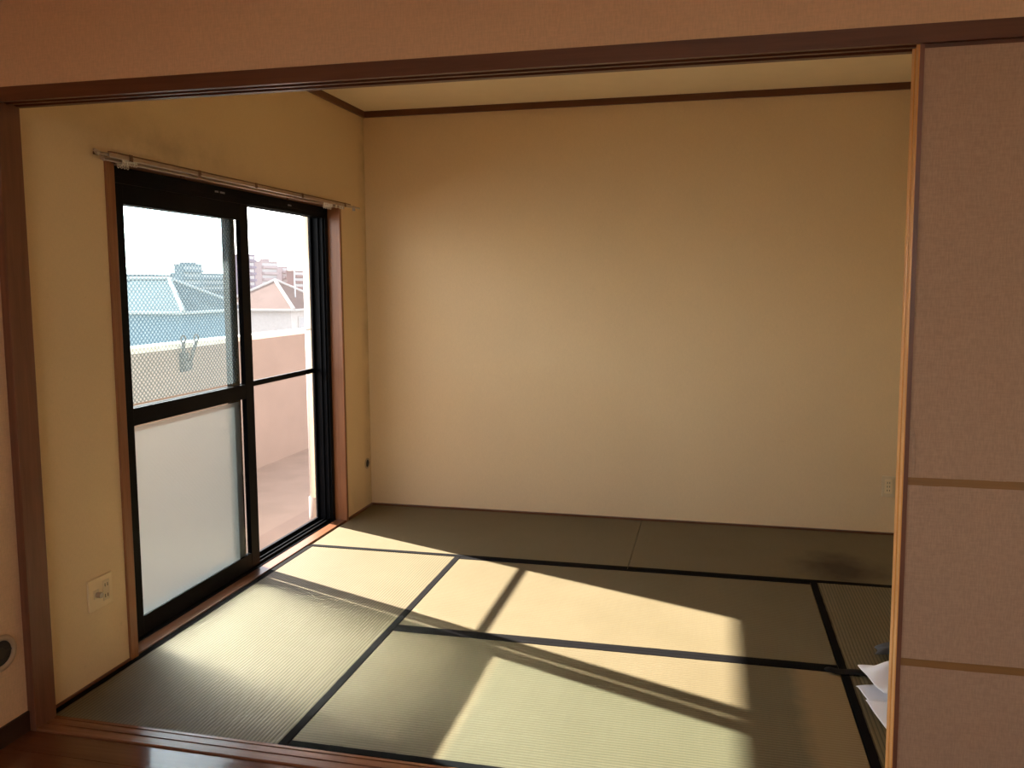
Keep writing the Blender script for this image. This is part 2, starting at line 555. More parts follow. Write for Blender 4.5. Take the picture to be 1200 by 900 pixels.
# living room walls
bm = bmesh.new()
addbox(bm, (-WT, VY1, -0.06), (XL, YF + 0.002, ZC + .1))
addbox(bm, (-WT, LY0, -0.06), (XL, VY0, ZC + .1))
addbox(bm, (-WT, VY0, VZ1), (XL, VY1, ZC + .1))
struct('wall_living_left', bm, MAT['wall_l'], 'beige living room wall with a round pipe cover', 'wall')
bm = bmesh.new(); addbox(bm, (LX1, LY0, -0.06), (LX1 + .1, YF, ZC + .1))
struct('wall_living_right', bm, MAT['wall_l'], 'beige wallpaper wall on the right of the living room', 'wall')
bm = bmesh.new()
RX0, RX1, RZ0, RZ1 = 1.2, 3.8, 1.0, 2.25       # opening of the added rear window, sized for fill light
addbox(bm, (-WT, LY0 - .1, -0.06), (RX0, LY0, ZC + .1)); addbox(bm, (RX1, LY0 - .1, -0.06), (LX1 + .1, LY0, ZC + .1))
addbox(bm, (RX0, LY0 - .1, -0.06), (RX1, LY0, RZ0)); addbox(bm, (RX0, LY0 - .1, RZ1), (RX1, LY0, ZC + .1))
struct('wall_living_rear', bm, MAT['wall_l'], 'beige wallpaper wall at the rear of the living room', 'wall')
bm = bmesh.new(); addbox(bm, (-WT, LY0 - .1, ZC), (LX1 + .1, YB + 0.12, ZC + 0.1))
struct('ceiling', bm, MAT['ceil'], 'pale beige flat ceiling edged with brown moulding', 'ceiling')

# floor slab with flooring planks (living room)
fl = empty('floor', (0, 0, 0), kind='structure', label='glossy dark reddish wood plank floor before the threshold', category='floor')
bxp('subfloor', (-WT, LY0 - .1, -0.12), (LX1 + .1, YB + 0.12, -0.056), MAT['hole'], fl)
pw, plen = 0.1, 1.55
bmp = bmesh.new(); addbox(bmp, (0, 0, -0.022), (plen - 0.0015, pw - 0.0015, 0), 0.0012)
plank_me = None
row = 0
yy = YF - 0.001
while yy > LY0:
    xx = XL - (row * 0.62 % plen)
    while xx < LX1:
        a = max(xx, XL); b = min(xx + plen, LX1)
        if b - a > 0.05:
            if abs((b - a) - plen) < 1e-6:
                if plank_me is None:
                    o = obj('plank', bmp, MAT['floor'], fl)
                    plank_me = o.data
                else:
                    o = bpy.data.objects.new('plank', plank_me); COL.objects.link(o); o.parent = fl
                o.location = (a, yy - pw, -0.004)
            else:
                bm = bmesh.new(); addbox(bm, (0, 0, -0.022), (b - a - 0.0015, pw - 0.0015, 0), 0.0012)
                o = obj('plank', bm, MAT['floor'], fl)
                o.location = (a, yy - pw, -0.004)
        xx += plen
    yy -= pw
    row += 1
bxp('underlay', (XL - .02, LY0, -0.056), (LX1, YF, -0.0255), MAT['hole'], fl)
bxp('underlay', (0, -0.0, -0.056), (XR, YB, -0.05), MAT['hole'], fl)

# mouldings, strips, baseboard
bm = bmesh.new()
for y0, y1, in ((0, YB),):
    addbox(bm, (0, y0, 2.458), (0.018, y1, ZC + .002), 0.002)
struct('trim_1', bm, MAT['wood_y'], 'brown ceiling moulding on top of the window wall', 'moulding')
bm = bmesh.new(); addbox(bm, (0.018, YB - 0.018, 2.458), (XR, YB, ZC + .002), 0.002)
struct('trim_2', bm, MAT['wood_x'], 'brown ceiling moulding on top of the long beige wall', 'moulding')
bm = bmesh.new(); addbox(bm, (XR - 0.018, 0, 2.458), (XR, YB - 0.018, ZC + .002), 0.002)
struct('trim_3', bm, MAT['wood_y'], 'brown ceiling moulding over the closed-off right wall', 'moulding')
bm = bmesh.new(); addbox(bm, (0.0, YB - 0.016, -0.05), (XR, YB, 0.011), 0.001)
struct('trim_4', bm, MAT['wood_x'], 'thin brown wood strip where mats meet the beige wall', 'skirting')
bm = bmesh.new()
addbox(bm, (0.0, 0, -0.05), (0.008, WY0 - .03, 0.010), 0.001)
addbox(bm, (0.0, WY1 + 0.024, -0.05), (0.014, YB - 0.016, 0.011), 0.001)
struct('trim_5', bm, MAT['wood_y'], 'thin brown wood strip where mats meet the window wall', 'skirting')
bm = bmesh.new(); addbox(bm, (XL, VY1, -0.02), (XL + 0.008, YF - 0.0005, 0.062), 0.002)
struct('baseboard_left', bm, MAT['dark_wood'], 'dark brown baseboard under the living room wall', 'baseboard')

# ------------------------------------------------------------------ opening: post, lintel, threshold
bm = bmesh.new(); addbox(bm, (-0.02, YF, -0.03), (0.045, -0.002, 1.972), 0.002)
struct('trim_6', bm, MAT['wood_z'], 'reddish brown wooden door post standing by the living room wall', 'post')
# lintel with two grooves underneath
z0, z1 = 1.968, 2.010
prof = [(YF - .003, z1), (YF - .003, z0), (-0.074, z0), (-0.074, z0 + .012), (-0.052, z0 + .012), (-0.052, z0), (-0.040, z0),
        (-0.040, z0 + .012), (-0.016, z0 + .012), (-0.016, z0), (0.004, z0), (0.004, z1)]
bm = bmesh.new(); addprism(bm, prof, 'X', XL - .0, XR)
struct('trim_7', bm, MAT['wood_x'], 'dark brown grooved lintel beam over the wide opening', 'lintel')
# threshold with two shallow grooves
t0, tb = 0.002, -0.04
prof = [(-0.001, tb), (-0.001, t0), (-0.012, t0), (-0.0122, t0 - .009), (-0.0183, t0 - .009), (-0.0185, t0), (-0.044, t0), (-0.0442, t0 - .009),
        (-0.0508, t0 - .009), (-0.051, t0), (-0.082, t0), (YF, t0 - .003), (YF, tb)]
bm = bmesh.new(); addprism(bm, prof, 'X', 0.045, XR)
struct('trim_8', bm, MAT['shikii'], 'reddish brown grooved wooden threshold between planks and mats', 'threshold')

# ------------------------------------------------------------------ tatami mats
X1, X2, X3 = 0.88, 1.752, 2.622
Y1, Y2 = 1.770, 0.878
TW = 0.03
ta, tb_ = (0.158, 0.124, 0.0645, 1), (0.185, 0.146, 0.080, 1)
mats = [
    ('rush mat along the window wall, ridges running from threshold to strip', (0.002, 0.0, X1, Y1), 'Y', dict(contrast=0.78)),
    ('rush mat filling the corner between window and beige wall', (0.014, Y1, X2, YB - .016), 'X', dict(contrast=0.25)),
    ('rush mat with a brown stain below the beige wall', (X2, Y1, XR, YB - .016), 'X', dict(stain=(2.80, 1.985, .26, .27), contrast=0.25)),
    ('middle rush mat between two dark cloth bands, parted from threshold by another', (X1, Y2, X3, Y1), 'X', dict(contrast=0.3)),
    ('rush mat lying against the wooden threshold, browner at one end', (X1, 0.0, X3, Y2), 'X', dict(brown=(2.43, 0.06), contrast=0.5)),
    ('rush mat under the white cloth, partly behind the sliding doors', (X3, 0.0, XR, Y1), 'Y', dict(contrast=0.8)),
]
for i, (lab, (x0, y0, x1, y1), ax, kw) in enumerate(mats):
    e = empty('tatami_mat', (0, 0, 0))
    tag(e, lab, 'tatami mat', 'tatami mats of the room')
    mt = m_tatami('rush_weave', ta, tb_, ax, **kw)
    g = 0.0012
    z = 0.0 + (i % 3) * 0.0006
    bxp('rush_cover', (x0 + g, y0 + g, -0.05), (x1 - g, y1 - g, z), mt, e, 0.002)
    if ax == 'X':
        edges = [((x0 + g, y0 + g), (x1 - g, y0 + TW)), ((x0 + g, y1 - TW), (x1 - g, y1 - g))]
    else:
        edges = [((x0 + g, y0 + g), (x0 + TW, y1 - g)), ((x1 - TW, y0 + g), (x1 - g, y1 - g))]
    for j, (a, b) in enumerate(edges):
        if i in (1, 2) and j == 1:
            continue              # the back edge meets the wall strip without a band
        bmb = bmesh.new()
        nseg = 40
        # a cloth band with slightly uneven edges
        top = z + 0.0016
        if ax == 'X':
            inner = b[1] if j == 0 else a[1]
            outer = a[1] if j == 0 else b[1]
            for s in range(nseg):
                xa = a[0] + (b[0] - a[0]) * s / nseg; xb = a[0] + (b[0] - a[0]) * (s + 1) / nseg
                addbox(bmb, (xa, outer, -0.004), (xb, inner + random.uniform(-.0007, .0007), top))
        else:
            inner = b[0] if j == 0 else a[0]
            outer = a[0] if j == 0 else b[0]
            for s in range(nseg):
                ya = a[1] + (b[1] - a[1]) * s / nseg; yb = a[1] + (b[1] - a[1]) * (s + 1) / nseg
                addbox(bmb, (outer, ya, -0.004), (inner + random.uniform(-.0007, .0007), yb, top))
        part('border', bmb, MAT['heri'], e)

# ------------------------------------------------------------------ balcony window
win = empty('window_1', (0, 0, 0), kind='structure', label='black aluminium sliding balcony window set in a wooden casing', category='window')
# wooden casing, face 22 mm wide, proud of the wall by 8 mm
CX0, CXI = -0.072, 0.010
bxp('casing_jamb', (CX0, WY0 - .040, -0.03), (CXI, WY0 - .0, WZ1 + .018), MAT['casing_z'], win, 0.002)
bxp('casing_jamb', (CX0, WY1, -0.03), (CXI, WY1 + .024, WZ1 + .018), MAT['casing_z'], win, 0.002)
bxp('casing_head', (CX0, WY0 - .040, WZ1), (CXI, WY1 + .024, WZ1 + .022), MAT['casing_y'], win, 0.002)
bxp('casing_sill', (CX0, WY0, -0.03), (0.0015, WY1, 0.006), MAT['casing_y'], win, 0.002)
# fixed aluminium frame with tracks
fr0, fr1 = -0.172, -0.066
al = MAT['alu']
o = bxp('frame_jamb', (fr0, WY0, 0.0), (fr1, WY0 + .032, WZ1), al, win, 0.0015)
bxp('gasket', (fr1 - .002, WY0 + .028, 0.0), (fr1 + .003, WY0 + .036, WZ1), MAT['rubber'], o)
o = bxp('frame_jamb', (fr0, WY1 - .032, 0.0), (fr1, WY1, WZ1), al, win, 0.0015)
for xg in (-0.082, -0.112):
    bxp('track_lip', (xg - .004, WY1 - .046, 0.012), (xg + .004, WY1 - .030, WZ1 - .02), al, o)
o = bxp('frame_head', (fr0, WY0, WZ1 - .040), (fr1, WY1, WZ1), al, win, 0.0015)
for xg in (-0.070, -0.098, -0.128):
    bxp('track_lip', (xg - .003, WY0 + .03, WZ1 - .062), (xg + .003, WY1 - .03, WZ1 - .038), al, o)
for ys in (1.155, 1.195, 1.80):
    bxp('sticker', (fr1 - .0005, ys, WZ1 - .030), (fr1 + .0006, ys + (.028 if ys < 1.16 else .036), WZ1 - .022), MAT['sticker'], o)
o = bxp('frame_sill', (fr0, WY0, -0.03), (fr1 + .004, WY1, 0.009), al, win, 0.0015)
for xg in (-0.085, -0.115):
    bxp('track_rail', (xg - .002, WY0 + .03, 0.008), (xg + .002, WY1 - .03, 0.022), al, o)


def sash(name, x, y0, y1, ls, rs, lower, upper, lab):
    """x centre, stiles of width ls / rs, glass cells; returns the part"""
    t = 0.012
    z0, z1 = 0.022, 1.822
    zb, zm0, zm1, zt = 0.094, 0.869, 0.938, 1.733
    bm = bmesh.new()
    addbox(bm, (x - t, y0, z0), (x + t, y0 + ls, z1), 0.0015)
    addbox(bm, (x - t, y1 - rs, z0), (x + t, y1, z1), 0.0015)
    sp = part(name, bm, al, win)
    sp['label'] = lab
    for nm, a, b in (('bottom_rail', z0, zb), ('middle_rail', zm0, zm1), ('top_rail', zt, z1)):
        bxp(nm, (x - t + .001, y0 + ls - .002, a), (x + t - .001, y1 - rs + .002, b), al, sp, 0.0015)
    gy0, gy1 = y0 + ls - .008, y1 - rs + .008
    lo = bxp('lower_pane', (x - .002, gy0, zb - .008), (x + .002, gy1, zm0 + .008), lower, sp)
    bxp('upper_pane', (x - .002, gy0, zm1 - .008), (x + .002, gy1, zt + .008), upper, sp)
    return sp


in_x, out_x = -0.084, -0.113
s1 = sash('sash', in_x, 0.468, 1.424, 0.105, 0.070, MAT['glass'], MAT['glass'], 'inner sash covered with bubble sheet')
s2 = sash('sash', out_x, 0.462, 1.352, 0.075, 0.072, MAT['glass'], MAT['glass'], 'outer sash pushed behind the covered one')
# bubble sheets stuck on the room side of the inner panes, short of the right edge
gx = in_x + 0.0028


def sheet(name, z0, z1, ye):
    bm = bmesh.new()
    n = 24
    L = []
    for i in range(n + 1):
        z = z0 + (z1 - z0) * i / n
        yr = ye + 0.006 * math.sin(i / n * math.pi) + random.uniform(-.001, .001)
        L.append((bm.verts.new((gx, 0.575, z)), bm.verts.new((gx, yr, z))))
    for i in range(n):
        bm.faces.new((L[i][0], L[i][1], L[i + 1][1], L[i + 1][0]))
    return part(name, bm, MAT['bubble'], s1)


sheet('bubble_sheet', 0.955, 1.731, 1.305)
o = bxp('frosted_sheet', (in_x + .0026, 0.572, 0.096), (in_x + .0056, 1.305, 0.862), MAT['frost'], s1)
o['label'] = 'milky sheet over the lower pane'
# sliding insect screen on the outermost track, right half
sx = -0.158
bm = bmesh.new()
addbox(bm, (sx - .008, 1.385, 0.012), (sx + .008, 1.418, 1.845), 0.001)
addbox(bm, (sx - .008, 2.196, 0.012), (sx + .008, 2.230, 1.845), 0.001)
sc = part('insect_screen', bm, al, win)
sc['label'] = 'black framed insect screen with thin middle bar'
bxp('top_bar', (sx - .008, 1.418, 1.822), (sx + .008, 2.196, 1.845), al, sc)
bxp('bottom_bar', (sx - .008, 1.418, 0.010), (sx + .008, 2.196, 0.030), al, sc)
bxp('middle_bar', (sx - .007, 1.418, 0.905), (sx + .007, 2.196, 0.932), al, sc)
bm = bmesh.new()
vv = [bm.verts.new(p) for p in ((sx, 1.41, .02), (sx, 2.20, .02), (sx, 2.20, 1.83), (sx, 1.41, 1.83))]
bm.faces.new(vv)
part('mesh', bm, MAT['mesh'], sc)

# unseen living room window, sized for fill light (beside the camera): frame and two panes
win_unseen = empty('window_unseen', (0, 0, 0), kind='structure', label='unseen black framed living room window, sized for fill light', category='window')
for a, b in (((-.16, VY0, 0), (-.06, VY0 + .05, VZ1)), ((-.16, VY1 - .05, 0), (-.06, VY1, VZ1)), ((-.16, VY0, VZ1 - .06), (-.06, VY1, VZ1)),
             ((-.16, VY0, -.03), (-.06, VY1, .05)), ((-.13, (VY0 + VY1) / 2 - .04, 0), (-.09, (VY0 + VY1) / 2 + .04, VZ1))):
    bxp('frame_bar', a, b, al, win_unseen)
for a, b in ((VY0 + .05, (VY0 + VY1) / 2), ((VY0 + VY1) / 2, VY1 - .05)):
    bxp('pane', (-.112, a, .05), (-.108, b, VZ1 - .06), MAT['glass'], win_unseen)

win_added = empty('window_added', (0, 0, 0), kind='structure', label='unseen window added in the living room rear wall for fill light', category='window')  # unseen rear window, added to light the door and the lintel wall
for a, b in (((RX0, LY0 - .08, RZ0), (RX0 + .05, LY0 - .02, RZ1)), ((RX1 - .05, LY0 - .08, RZ0), (RX1, LY0 - .02, RZ1)), ((RX0, LY0 - .08, RZ0), (RX1, LY0 - .02, RZ0 + .05)),
             ((RX0, LY0 - .08, RZ1 - .05), (RX1, LY0 - .02, RZ1)), ((2.46, LY0 - .08, RZ0), (2.54, LY0 - .02, RZ1))):
    bxp('frame_bar', a, b, al, win_added)
for a, b in ((RX0 + .05, 2.46), (2.54, RX1 - .05)):
    bxp('pane', (a, LY0 - .052, RZ0 + .05), (b, LY0 - .048, RZ1 - .05), MAT['glass'], win_added)

# ------------------------------------------------------------------ curtain rail
cr = empty('curtain_rail', (0.03, 0.3, 1.88))
tag(cr, 'double metal curtain rail mounted over the balcony window', 'curtain rail')
ra, rb = 0.335, 2.235
bm = bmesh.new(); addbox(bm, (0.008, ra, 1.882), (0.016, rb, 1.892), 0.001)
part('mounting_strip', bm, MAT['rail_brown'], cr)
# outer rail (C profile) and inner rail
bm = bmesh.new(); addbox(bm, (0.072, ra - .01, 1.868), (0.086, rb + .02, 1.884), 0.003)
part('front_rail', bm, MAT['metal'], cr)
bm = bmesh.new(); addbox(bm, (0.034, ra, 1.862), (0.046, rb + .01, 1.874), 0.003)
part('rear_rail', bm, MAT['metal'], cr)
bm = bmesh.new(); addbox(bm, (0.073, ra - .005, 1.8835), (0.085, rb + .01, 1.889), 0.001)
part('rail_cover', bm, MAT['rail_brown'], cr)
bm = bmesh.new(); addcyl(bm, (0.079, rb + .01, 1.876), (0.079, 2.375, 1.876), 0.0055, 12)
part('extension_rod', bm, MAT['metal'], cr)
bm = bmesh.new(); addcyl(bm, (0.079, rb + .055, 1.876), (0.079, rb + .075, 1.876), 0.008, 12); addbox(bm, (.07, rb + .06, 1.855), (.088, rb + .066, 1.872))
part('end_stop', bm, MAT['metal'], cr)
bm = bmesh.new()
addcyl(bm, (0.079, ra - .01, 1.876), (0.079, ra - .055, 1.874), 0.006, 12)
addcyl(bm, (0.079, ra - .055, 1.874), (0.079, ra - .075, 1.884), 0.010, 12, 0.005)
addcyl(bm, (0.079, ra - .03, 1.870), (0.079, ra - .034, 1.852), 0.004, 8)
part('finial', bm, MAT['metal'], cr, True)
for yb in (0.43, 0.83, 1.25, 1.68, 2.17):
    bm = bmesh.new()
    addbox(bm, (0.002, yb - .009, 1.872), (0.09, yb + .009, 1.8765), 0.001)
    addbox(bm, (0.0845, yb - .008, 1.866), (0.0885, yb + .008, 1.890), 0.001)
    addbox(bm, (0.001, yb - .011, 1.862), (0.011, yb + .011, 1.894), 0.001)
    part('bracket', bm, MAT['rail_brown'], cr)
bmr = bmesh.new()
addbox(bmr, (-.004, -.004, -.006), (.004, .004, .002), 0.001)
torus_tube(bmr, (0, 0, -.011), (1, 0, 0), .005, .0015, 12, 6)
run_me = None
for xr_, ys in ((0.079, [0.40 + .013 * i for i in range(6)] + [1.93 + .022 * i for i in range(5)] + [2.07, 2.12, 2.15]), (0.040, [0.42 + .016 * i for i in range(4)] + [2.0 + .02 * i for i in range(5)])):
    for y in ys:
        if run_me is None:
            o = obj('runner', bmr, MAT['runner'], cr, True); run_me = o.data
        else:
            o = bpy.data.objects.new('runner', run_me); COL.objects.link(o); o.parent = cr
        o.location = Vector((xr_, y, 1.867 if xr_ > .06 else 1.861)) - cr.location

# ------------------------------------------------------------------ outlets, pipe covers
op = empty('wall_outlet', (0, 0.262, 0.319))
tag(op, 'square ivory wall plate with aerial jack and twin socket beside the window', 'wall outlet')
bxp('plate', (0, 0.204, 0.262), (0.008, 0.320, 0.378), MAT['plate'], op, 0.003)
o = bxp('aerial_jack', (0.007, 0.226, 0.304), (0.011, 0.250, 0.336), MAT['plate_b'], op, 0.001)
bm = bmesh.new(); addcyl(bm, (0.010, 0.240, 0.318), (0.030, 0.240, 0.318), 0.010, 14)
o = part('jack_plug', bm, MAT['metal'], op)
o = bxp('socket', (0.007, 0.270, 0.283), (0.0105, 0.302, 0.357), MAT['plate_b'], op, 0.001)
for zc in (0.300, 0.340):
    for yc in (0.280, 0.292):
        bxp('slot', (0.0100, yc - .0014, zc - .006), (0.0110, yc + .0014, zc + .006), MAT['slot'], o)

op = empty('wall_outlet', (3.15, YB, 0.277))
tag(op, 'ivory socket plate on the beige wall next to the sliding doors', 'wall outlet')
bxp('plate', (3.097, YB - .008, 0.217), (3.167, YB, 0.337), MAT['plate_b'], op, 0.003)
o = bxp('socket', (3.112, YB - .010, 0.237), (3.152, YB - .007, 0.317), MAT['plate'], op, 0.001)
for zc in (0.255, 0.277, 0.299):
    for xc in (3.126, 3.138):
        bxp('slot', (xc - .0014, YB - .0106, zc - .005), (xc + .0014, YB - .0095, zc + .005), MAT['slot'], o)


def pipe_cover(loc, R_, lab):
    e = empty('pipe_cover', loc)
    tag(e, lab, 'pipe cover')
    x, y, z = loc
    bm = bmesh.new(); torus_tube(bm, (x + .003, y, z), (1, 0, 0), R_ * .86, R_ * .16, 36, 10, 0.8)
    part('ring', bm, MAT['cover'], e, True)
    bm = bmesh.new(); addcyl(bm, (x - .004, y, z), (x + .002, y, z), R_ * .8, 32)
    part('hole', bm, MAT['hole'], e)
    bm = bmesh.new(); addcyl(bm, (x + .001, y, z), (x + .006, y, z), R_ * .3, 20); addbox(bm, (x + .001, y - R_ * .7, z - .003), (x + .004, y + R_ * .7, z + .003))
    part('flap', bm, MAT['slot'], e)


pipe_cover((XL, -0.172, 0.291), 0.056, 'round ivory pipe cover on the living room wall beside the post')
pipe_cover((0.0, 2.572, 0.283), 0.034, 'small dark round pipe hole near the room corner')

# ------------------------------------------------------------------ sliding doors (two, pushed together at the right)


def fusuma(x0, yc, lab):
    e = empty('sliding_door', (x0 + .44, yc, 0.0))
    tag(e, lab, 'sliding door')
    wd, t = 0.90, 0.0145
    x1 = x0 + wd
    zb, zt = 0.0025, 1.976
    fw_ = 0.011
    bxp('stile', (x0, yc - t, zb), (x0 + fw_, yc + t, zt), MAT['fus_wood'], e, 0.002)
    bxp('stile', (x1 - fw_, yc - t, zb), (x1, yc + t, zt), MAT['fus_wood'], e, 0.002)
    bxp('rail', (x0 + fw_, yc - t + .001, zb), (x1 - fw_, yc + t - .001, zb + .018), MAT['wood_x'], e, 0.001)
    bxp('rail', (x0 + fw_, yc - .009, zt - .018), (x1 - fw_, yc + .009, zt), MAT['wood_x'], e, 0.001)
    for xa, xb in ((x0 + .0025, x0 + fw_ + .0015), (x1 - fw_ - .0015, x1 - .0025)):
        b_ = bxp('stile_front_strip', (xa, yc - t - .0012, zb + .002), (xb, yc - t + .006, zt - .002), MAT['wood_z'], e)  # darker strip laid over the front of the stile
        b_['label'] = 'dark strip on the front face of the stile'
    pn = bxp('cloth_panel', (x0 + fw_ - .001, yc - t + .005, zb + .017), (x1 - fw_ + .001, yc + t - .005, zt - .017), MAT['fus_paper'], e)
    for za, zb2 in ((0.473, 0.492), (0.929, 0.948)):
        bm = bmesh.new()
        n = 24
        for s in range(n):
            xa = x0 + fw_ + (wd - 2 * fw_) * s / n; xb = x0 + fw_ + (wd - 2 * fw_) * (s + 1) / n
            addbox(bm, (xa, yc - t + .0035, za + random.uniform(-.0006, .0006)), (xb, yc - t + .0055, zb2 + random.uniform(-.0006, .0006)))
        b_ = part('band', bm, MAT['fus_tape'], e)
        b_['label'] = 'ochre horizontal band'
    return e, pn


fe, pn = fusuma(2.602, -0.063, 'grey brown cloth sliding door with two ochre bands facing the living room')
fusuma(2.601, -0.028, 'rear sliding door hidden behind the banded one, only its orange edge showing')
# a small peeling flap of the covering
bm = bmesh.new()
pts = [(2.623, 1.075, .000), (2.627, 1.05, .003), (2.628, 1.02, .005), (2.630, .985, .004), (2.628, .958, .001)]
A = [bm.verts.new((x, -0.0731 - d * 1.2, z)) for x, z, d in pts]
B = [bm.verts.new((x - .006, -0.0727, z)) for x, z, d in pts]
for i in range(len(pts) - 1):
    bm.faces.new((A[i], A[i + 1], B[i + 1], B[i]))
o = part('peeling_flap', bm, MAT['fus_paper'], fe, True)

# ------------------------------------------------------------------ cloth and strap on the right-hand mat


def crumple(name, outline, nx, ny, hfun, mat, lab, cat, thick=0.004):
    """sheet over a quad outline (4 corners, ccw) with heights"""
    bm = bmesh.new()
    c = [Vector(p) for p in outline]
    G = []
    for j in range(ny + 1):
        rowv = []
        for i in range(nx + 1):
            u, v = i / nx, j / ny
            p = c[0] * (1 - u) * (1 - v) + c[1] * u * (1 - v) + c[2] * u * v + c[3] * (1 - u) * v
            dx, dy, h = hfun(u, v)
            rowv.append(bm.verts.new((p.x + dx, p.y + dy, p.z + h)))
        G.append(rowv)
    for j in range(ny):
        for i in range(nx):
            bm.faces.new((G[j][i], G[j][i + 1], G[j + 1][i + 1], G[j + 1][i]))
    o = obj(name, bm, mat, None, True)
    md = o.modifiers.new('thick', 'SOLIDIFY'); md.thickness = thick; md.offset = 1
    md = o.modifiers.new('sub', 'SUBSURF'); md.levels = 1; md.render_levels = 1
    tag(o, lab, cat)
    return o


def fold_h(seed, base, amp):
    rnd = random.Random(seed)
    ks = [(rnd.uniform(4, 11), rnd.uniform(-9, 9), rnd.uniform(0, 6), rnd.uniform(.4, 1)) for _ in range(5)]

    def f(u, v):
        h = sum(a * math.sin(k1 * u + k2 * v + p) for k1, k2, p, a in ks) / 3
        e = min(1, 6 * min(u + .02, 1.02 - u, v + .02, 1.02 - v))
        return 0.006 * math.sin(9 * v + seed), 0.006 * math.sin(7 * u + seed), base + max(0, amp * (0.55 + 0.5 * h)) * (0.35 + .65 * e)
    return f


top = crumple('cloth_sheet', [(2.668, 0.80, 0.004), (2.72, 0.60, 0.004), (3.25, 0.62, 0.004), (3.22, 1.00, 0.004)], 22, 18,
              fold_h(3, 0.034, 0.085), MAT['white_cloth'], 'white crumpled cotton sheet lying on top beside the sliding door', 'cloth')
bot = crumple('cloth_sheet', [(2.660, 0.625, 0.003), (2.705, 0.435, 0.003), (3.22, 0.38, 0.003), (3.24, 0.50, 0.003)], 22, 14,
              fold_h(8, 0.003, 0.050), MAT['white_cloth'], 'folded white cotton cloth lying lower, pointing at the threshold', 'cloth')
mid = crumple('cloth_sheet', [(2.662, 0.755, 0.003), (2.69, 0.645, 0.003), (3.2, 0.66, 0.003), (3.2, 0.90, 0.003)], 18, 12,
              fold_h(5, 0.002, 0.018), MAT['white_cloth'], 'thin white cloth layer tucked under the crumpled sheet', 'cloth')
gry = crumple('cloth_bundle', [(2.775, 1.005, 0.003), (2.95, 0.99, 0.003), (3.0, 1.13, 0.003), (2.785, 1.085, 0.003)], 14, 12,
              fold_h(11, 0.004, 0.036), MAT['grey_cloth'], 'small dark grey cloth bundle behind the white sheets', 'cloth')
# black strap: flat ribbon curling over the mat seam
bm = bmesh.new()
path = [(2.570, 0.868, .004), (2.585, 0.850, .012), (2.605, 0.842, .010), (2.635, 0.850, .006), (2.665, 0.858, .007), (2.70, 0.850, .012), (2.74, 0.825, .010), (2.80, 0.80, .008)]
rows = []
for i, p in enumerate(path):
    wv = 0.023 * (0.5 if i == 0 else 1)
    rows.append([bm.verts.new((p[0] + (-.004 if q < 0 else .004), p[1] + wv * q, p[2] + (0.003 if abs(q) < 1 else 0))) for q in (-1, -.3, .3, 1)])
for i in range(len(rows) - 1):
    for j in range(3):
        bm.faces.new((rows[i][j], rows[i][j + 1], rows[i + 1][j + 1], rows[i + 1][j]))
o = obj('fabric_strap', bm, MAT['strap'], None, True)
md = o.modifiers.new('thick', 'SOLIDIFY'); md.thickness = 0.003; md.offset = -1
md = o.modifiers.new('sub', 'SUBSURF'); md.levels = 2; md.render_levels = 2
tag(o, 'black webbing strap lying across the dark mat border', 'strap')

# ------------------------------------------------------------------ balcony
BX = -1.9
bm = bmesh.new(); addbox(bm, (BX - .14, -7, -0.45), (BX, 9, 0.935))
struct('wall_parapet', bm, MAT['render_wall'], 'beige plaster balcony parapet seen through the window', 'parapet')
bm = bmesh.new(); addbox(bm, (BX - .16, -7, 0.935), (BX + .012, 9, 0.978), 0.004)
struct('trim_9', bm, MAT['cap'], 'white cap along the top of the balcony parapet', 'coping')
bm = bmesh.new(); addbox(bm, (BX, -7, -0.45), (-WT, 9, -0.25))
struct('floor_balcony', bm, MAT['balc_floor'], 'pinkish beige balcony floor beyond the window', 'floor')
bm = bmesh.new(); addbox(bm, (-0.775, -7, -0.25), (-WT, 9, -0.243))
struct('floor_balcony_strip', bm, MAT['balc_dark'], 'darker strip of balcony floor along the house wall', 'floor')
bm = bmesh.new(); addbox(bm, (BX - .0, -7, 2.727), (-WT + 0.0, 9, 2.95)); addbox(bm, (-WT - .02, -7, ZC + .1), (0, 9, 2.75))
struct('ceiling_balcony', bm, MAT['render_wall'], 'underside of the balcony slab one storey up', 'slab')
# outer wall beyond the window and its white rain pipe
bm = bmesh.new(); addbox(bm, (-WT - .03, YB + .1, -0.3), (-WT + .1, 9, 2.75)); addbox(bm, (-WT - .03, -7, -.3), (-WT + .1, LY0 - .1, 2.75))
struct('wall_outer', bm, MAT['render_wall'], 'beige outer house wall along the balcony', 'wall')
rp = empty('rain_pipe', (-0.30, 2.44, -0.25))
tag(rp, 'white rain pipe standing on the balcony at the window edge', 'rain pipe')
bm = bmesh.new(); addcyl(bm, (-0.292, 2.44, 0.08), (-0.292, 2.44, 2.73), 0.038, 24)
part('pipe', bm, MAT['white_pvc'], rp, True)
bm = bmesh.new(); addcyl(bm, (-0.292, 2.44, -0.25), (-0.292, 2.44, 0.085), 0.046, 24)
part('pipe_foot', bm, MAT['balc_dark'], rp, True)
bm = bmesh.new(); torus_tube(bm, (-0.292, 2.44, 1.15), (0, 0, 1), 0.04, 0.005, 24, 8); addbox(bm, (-.25, 2.43, 1.14), (-.19, 2.45, 1.16))
part('pipe_clip', bm, MAT['galv'], rp)
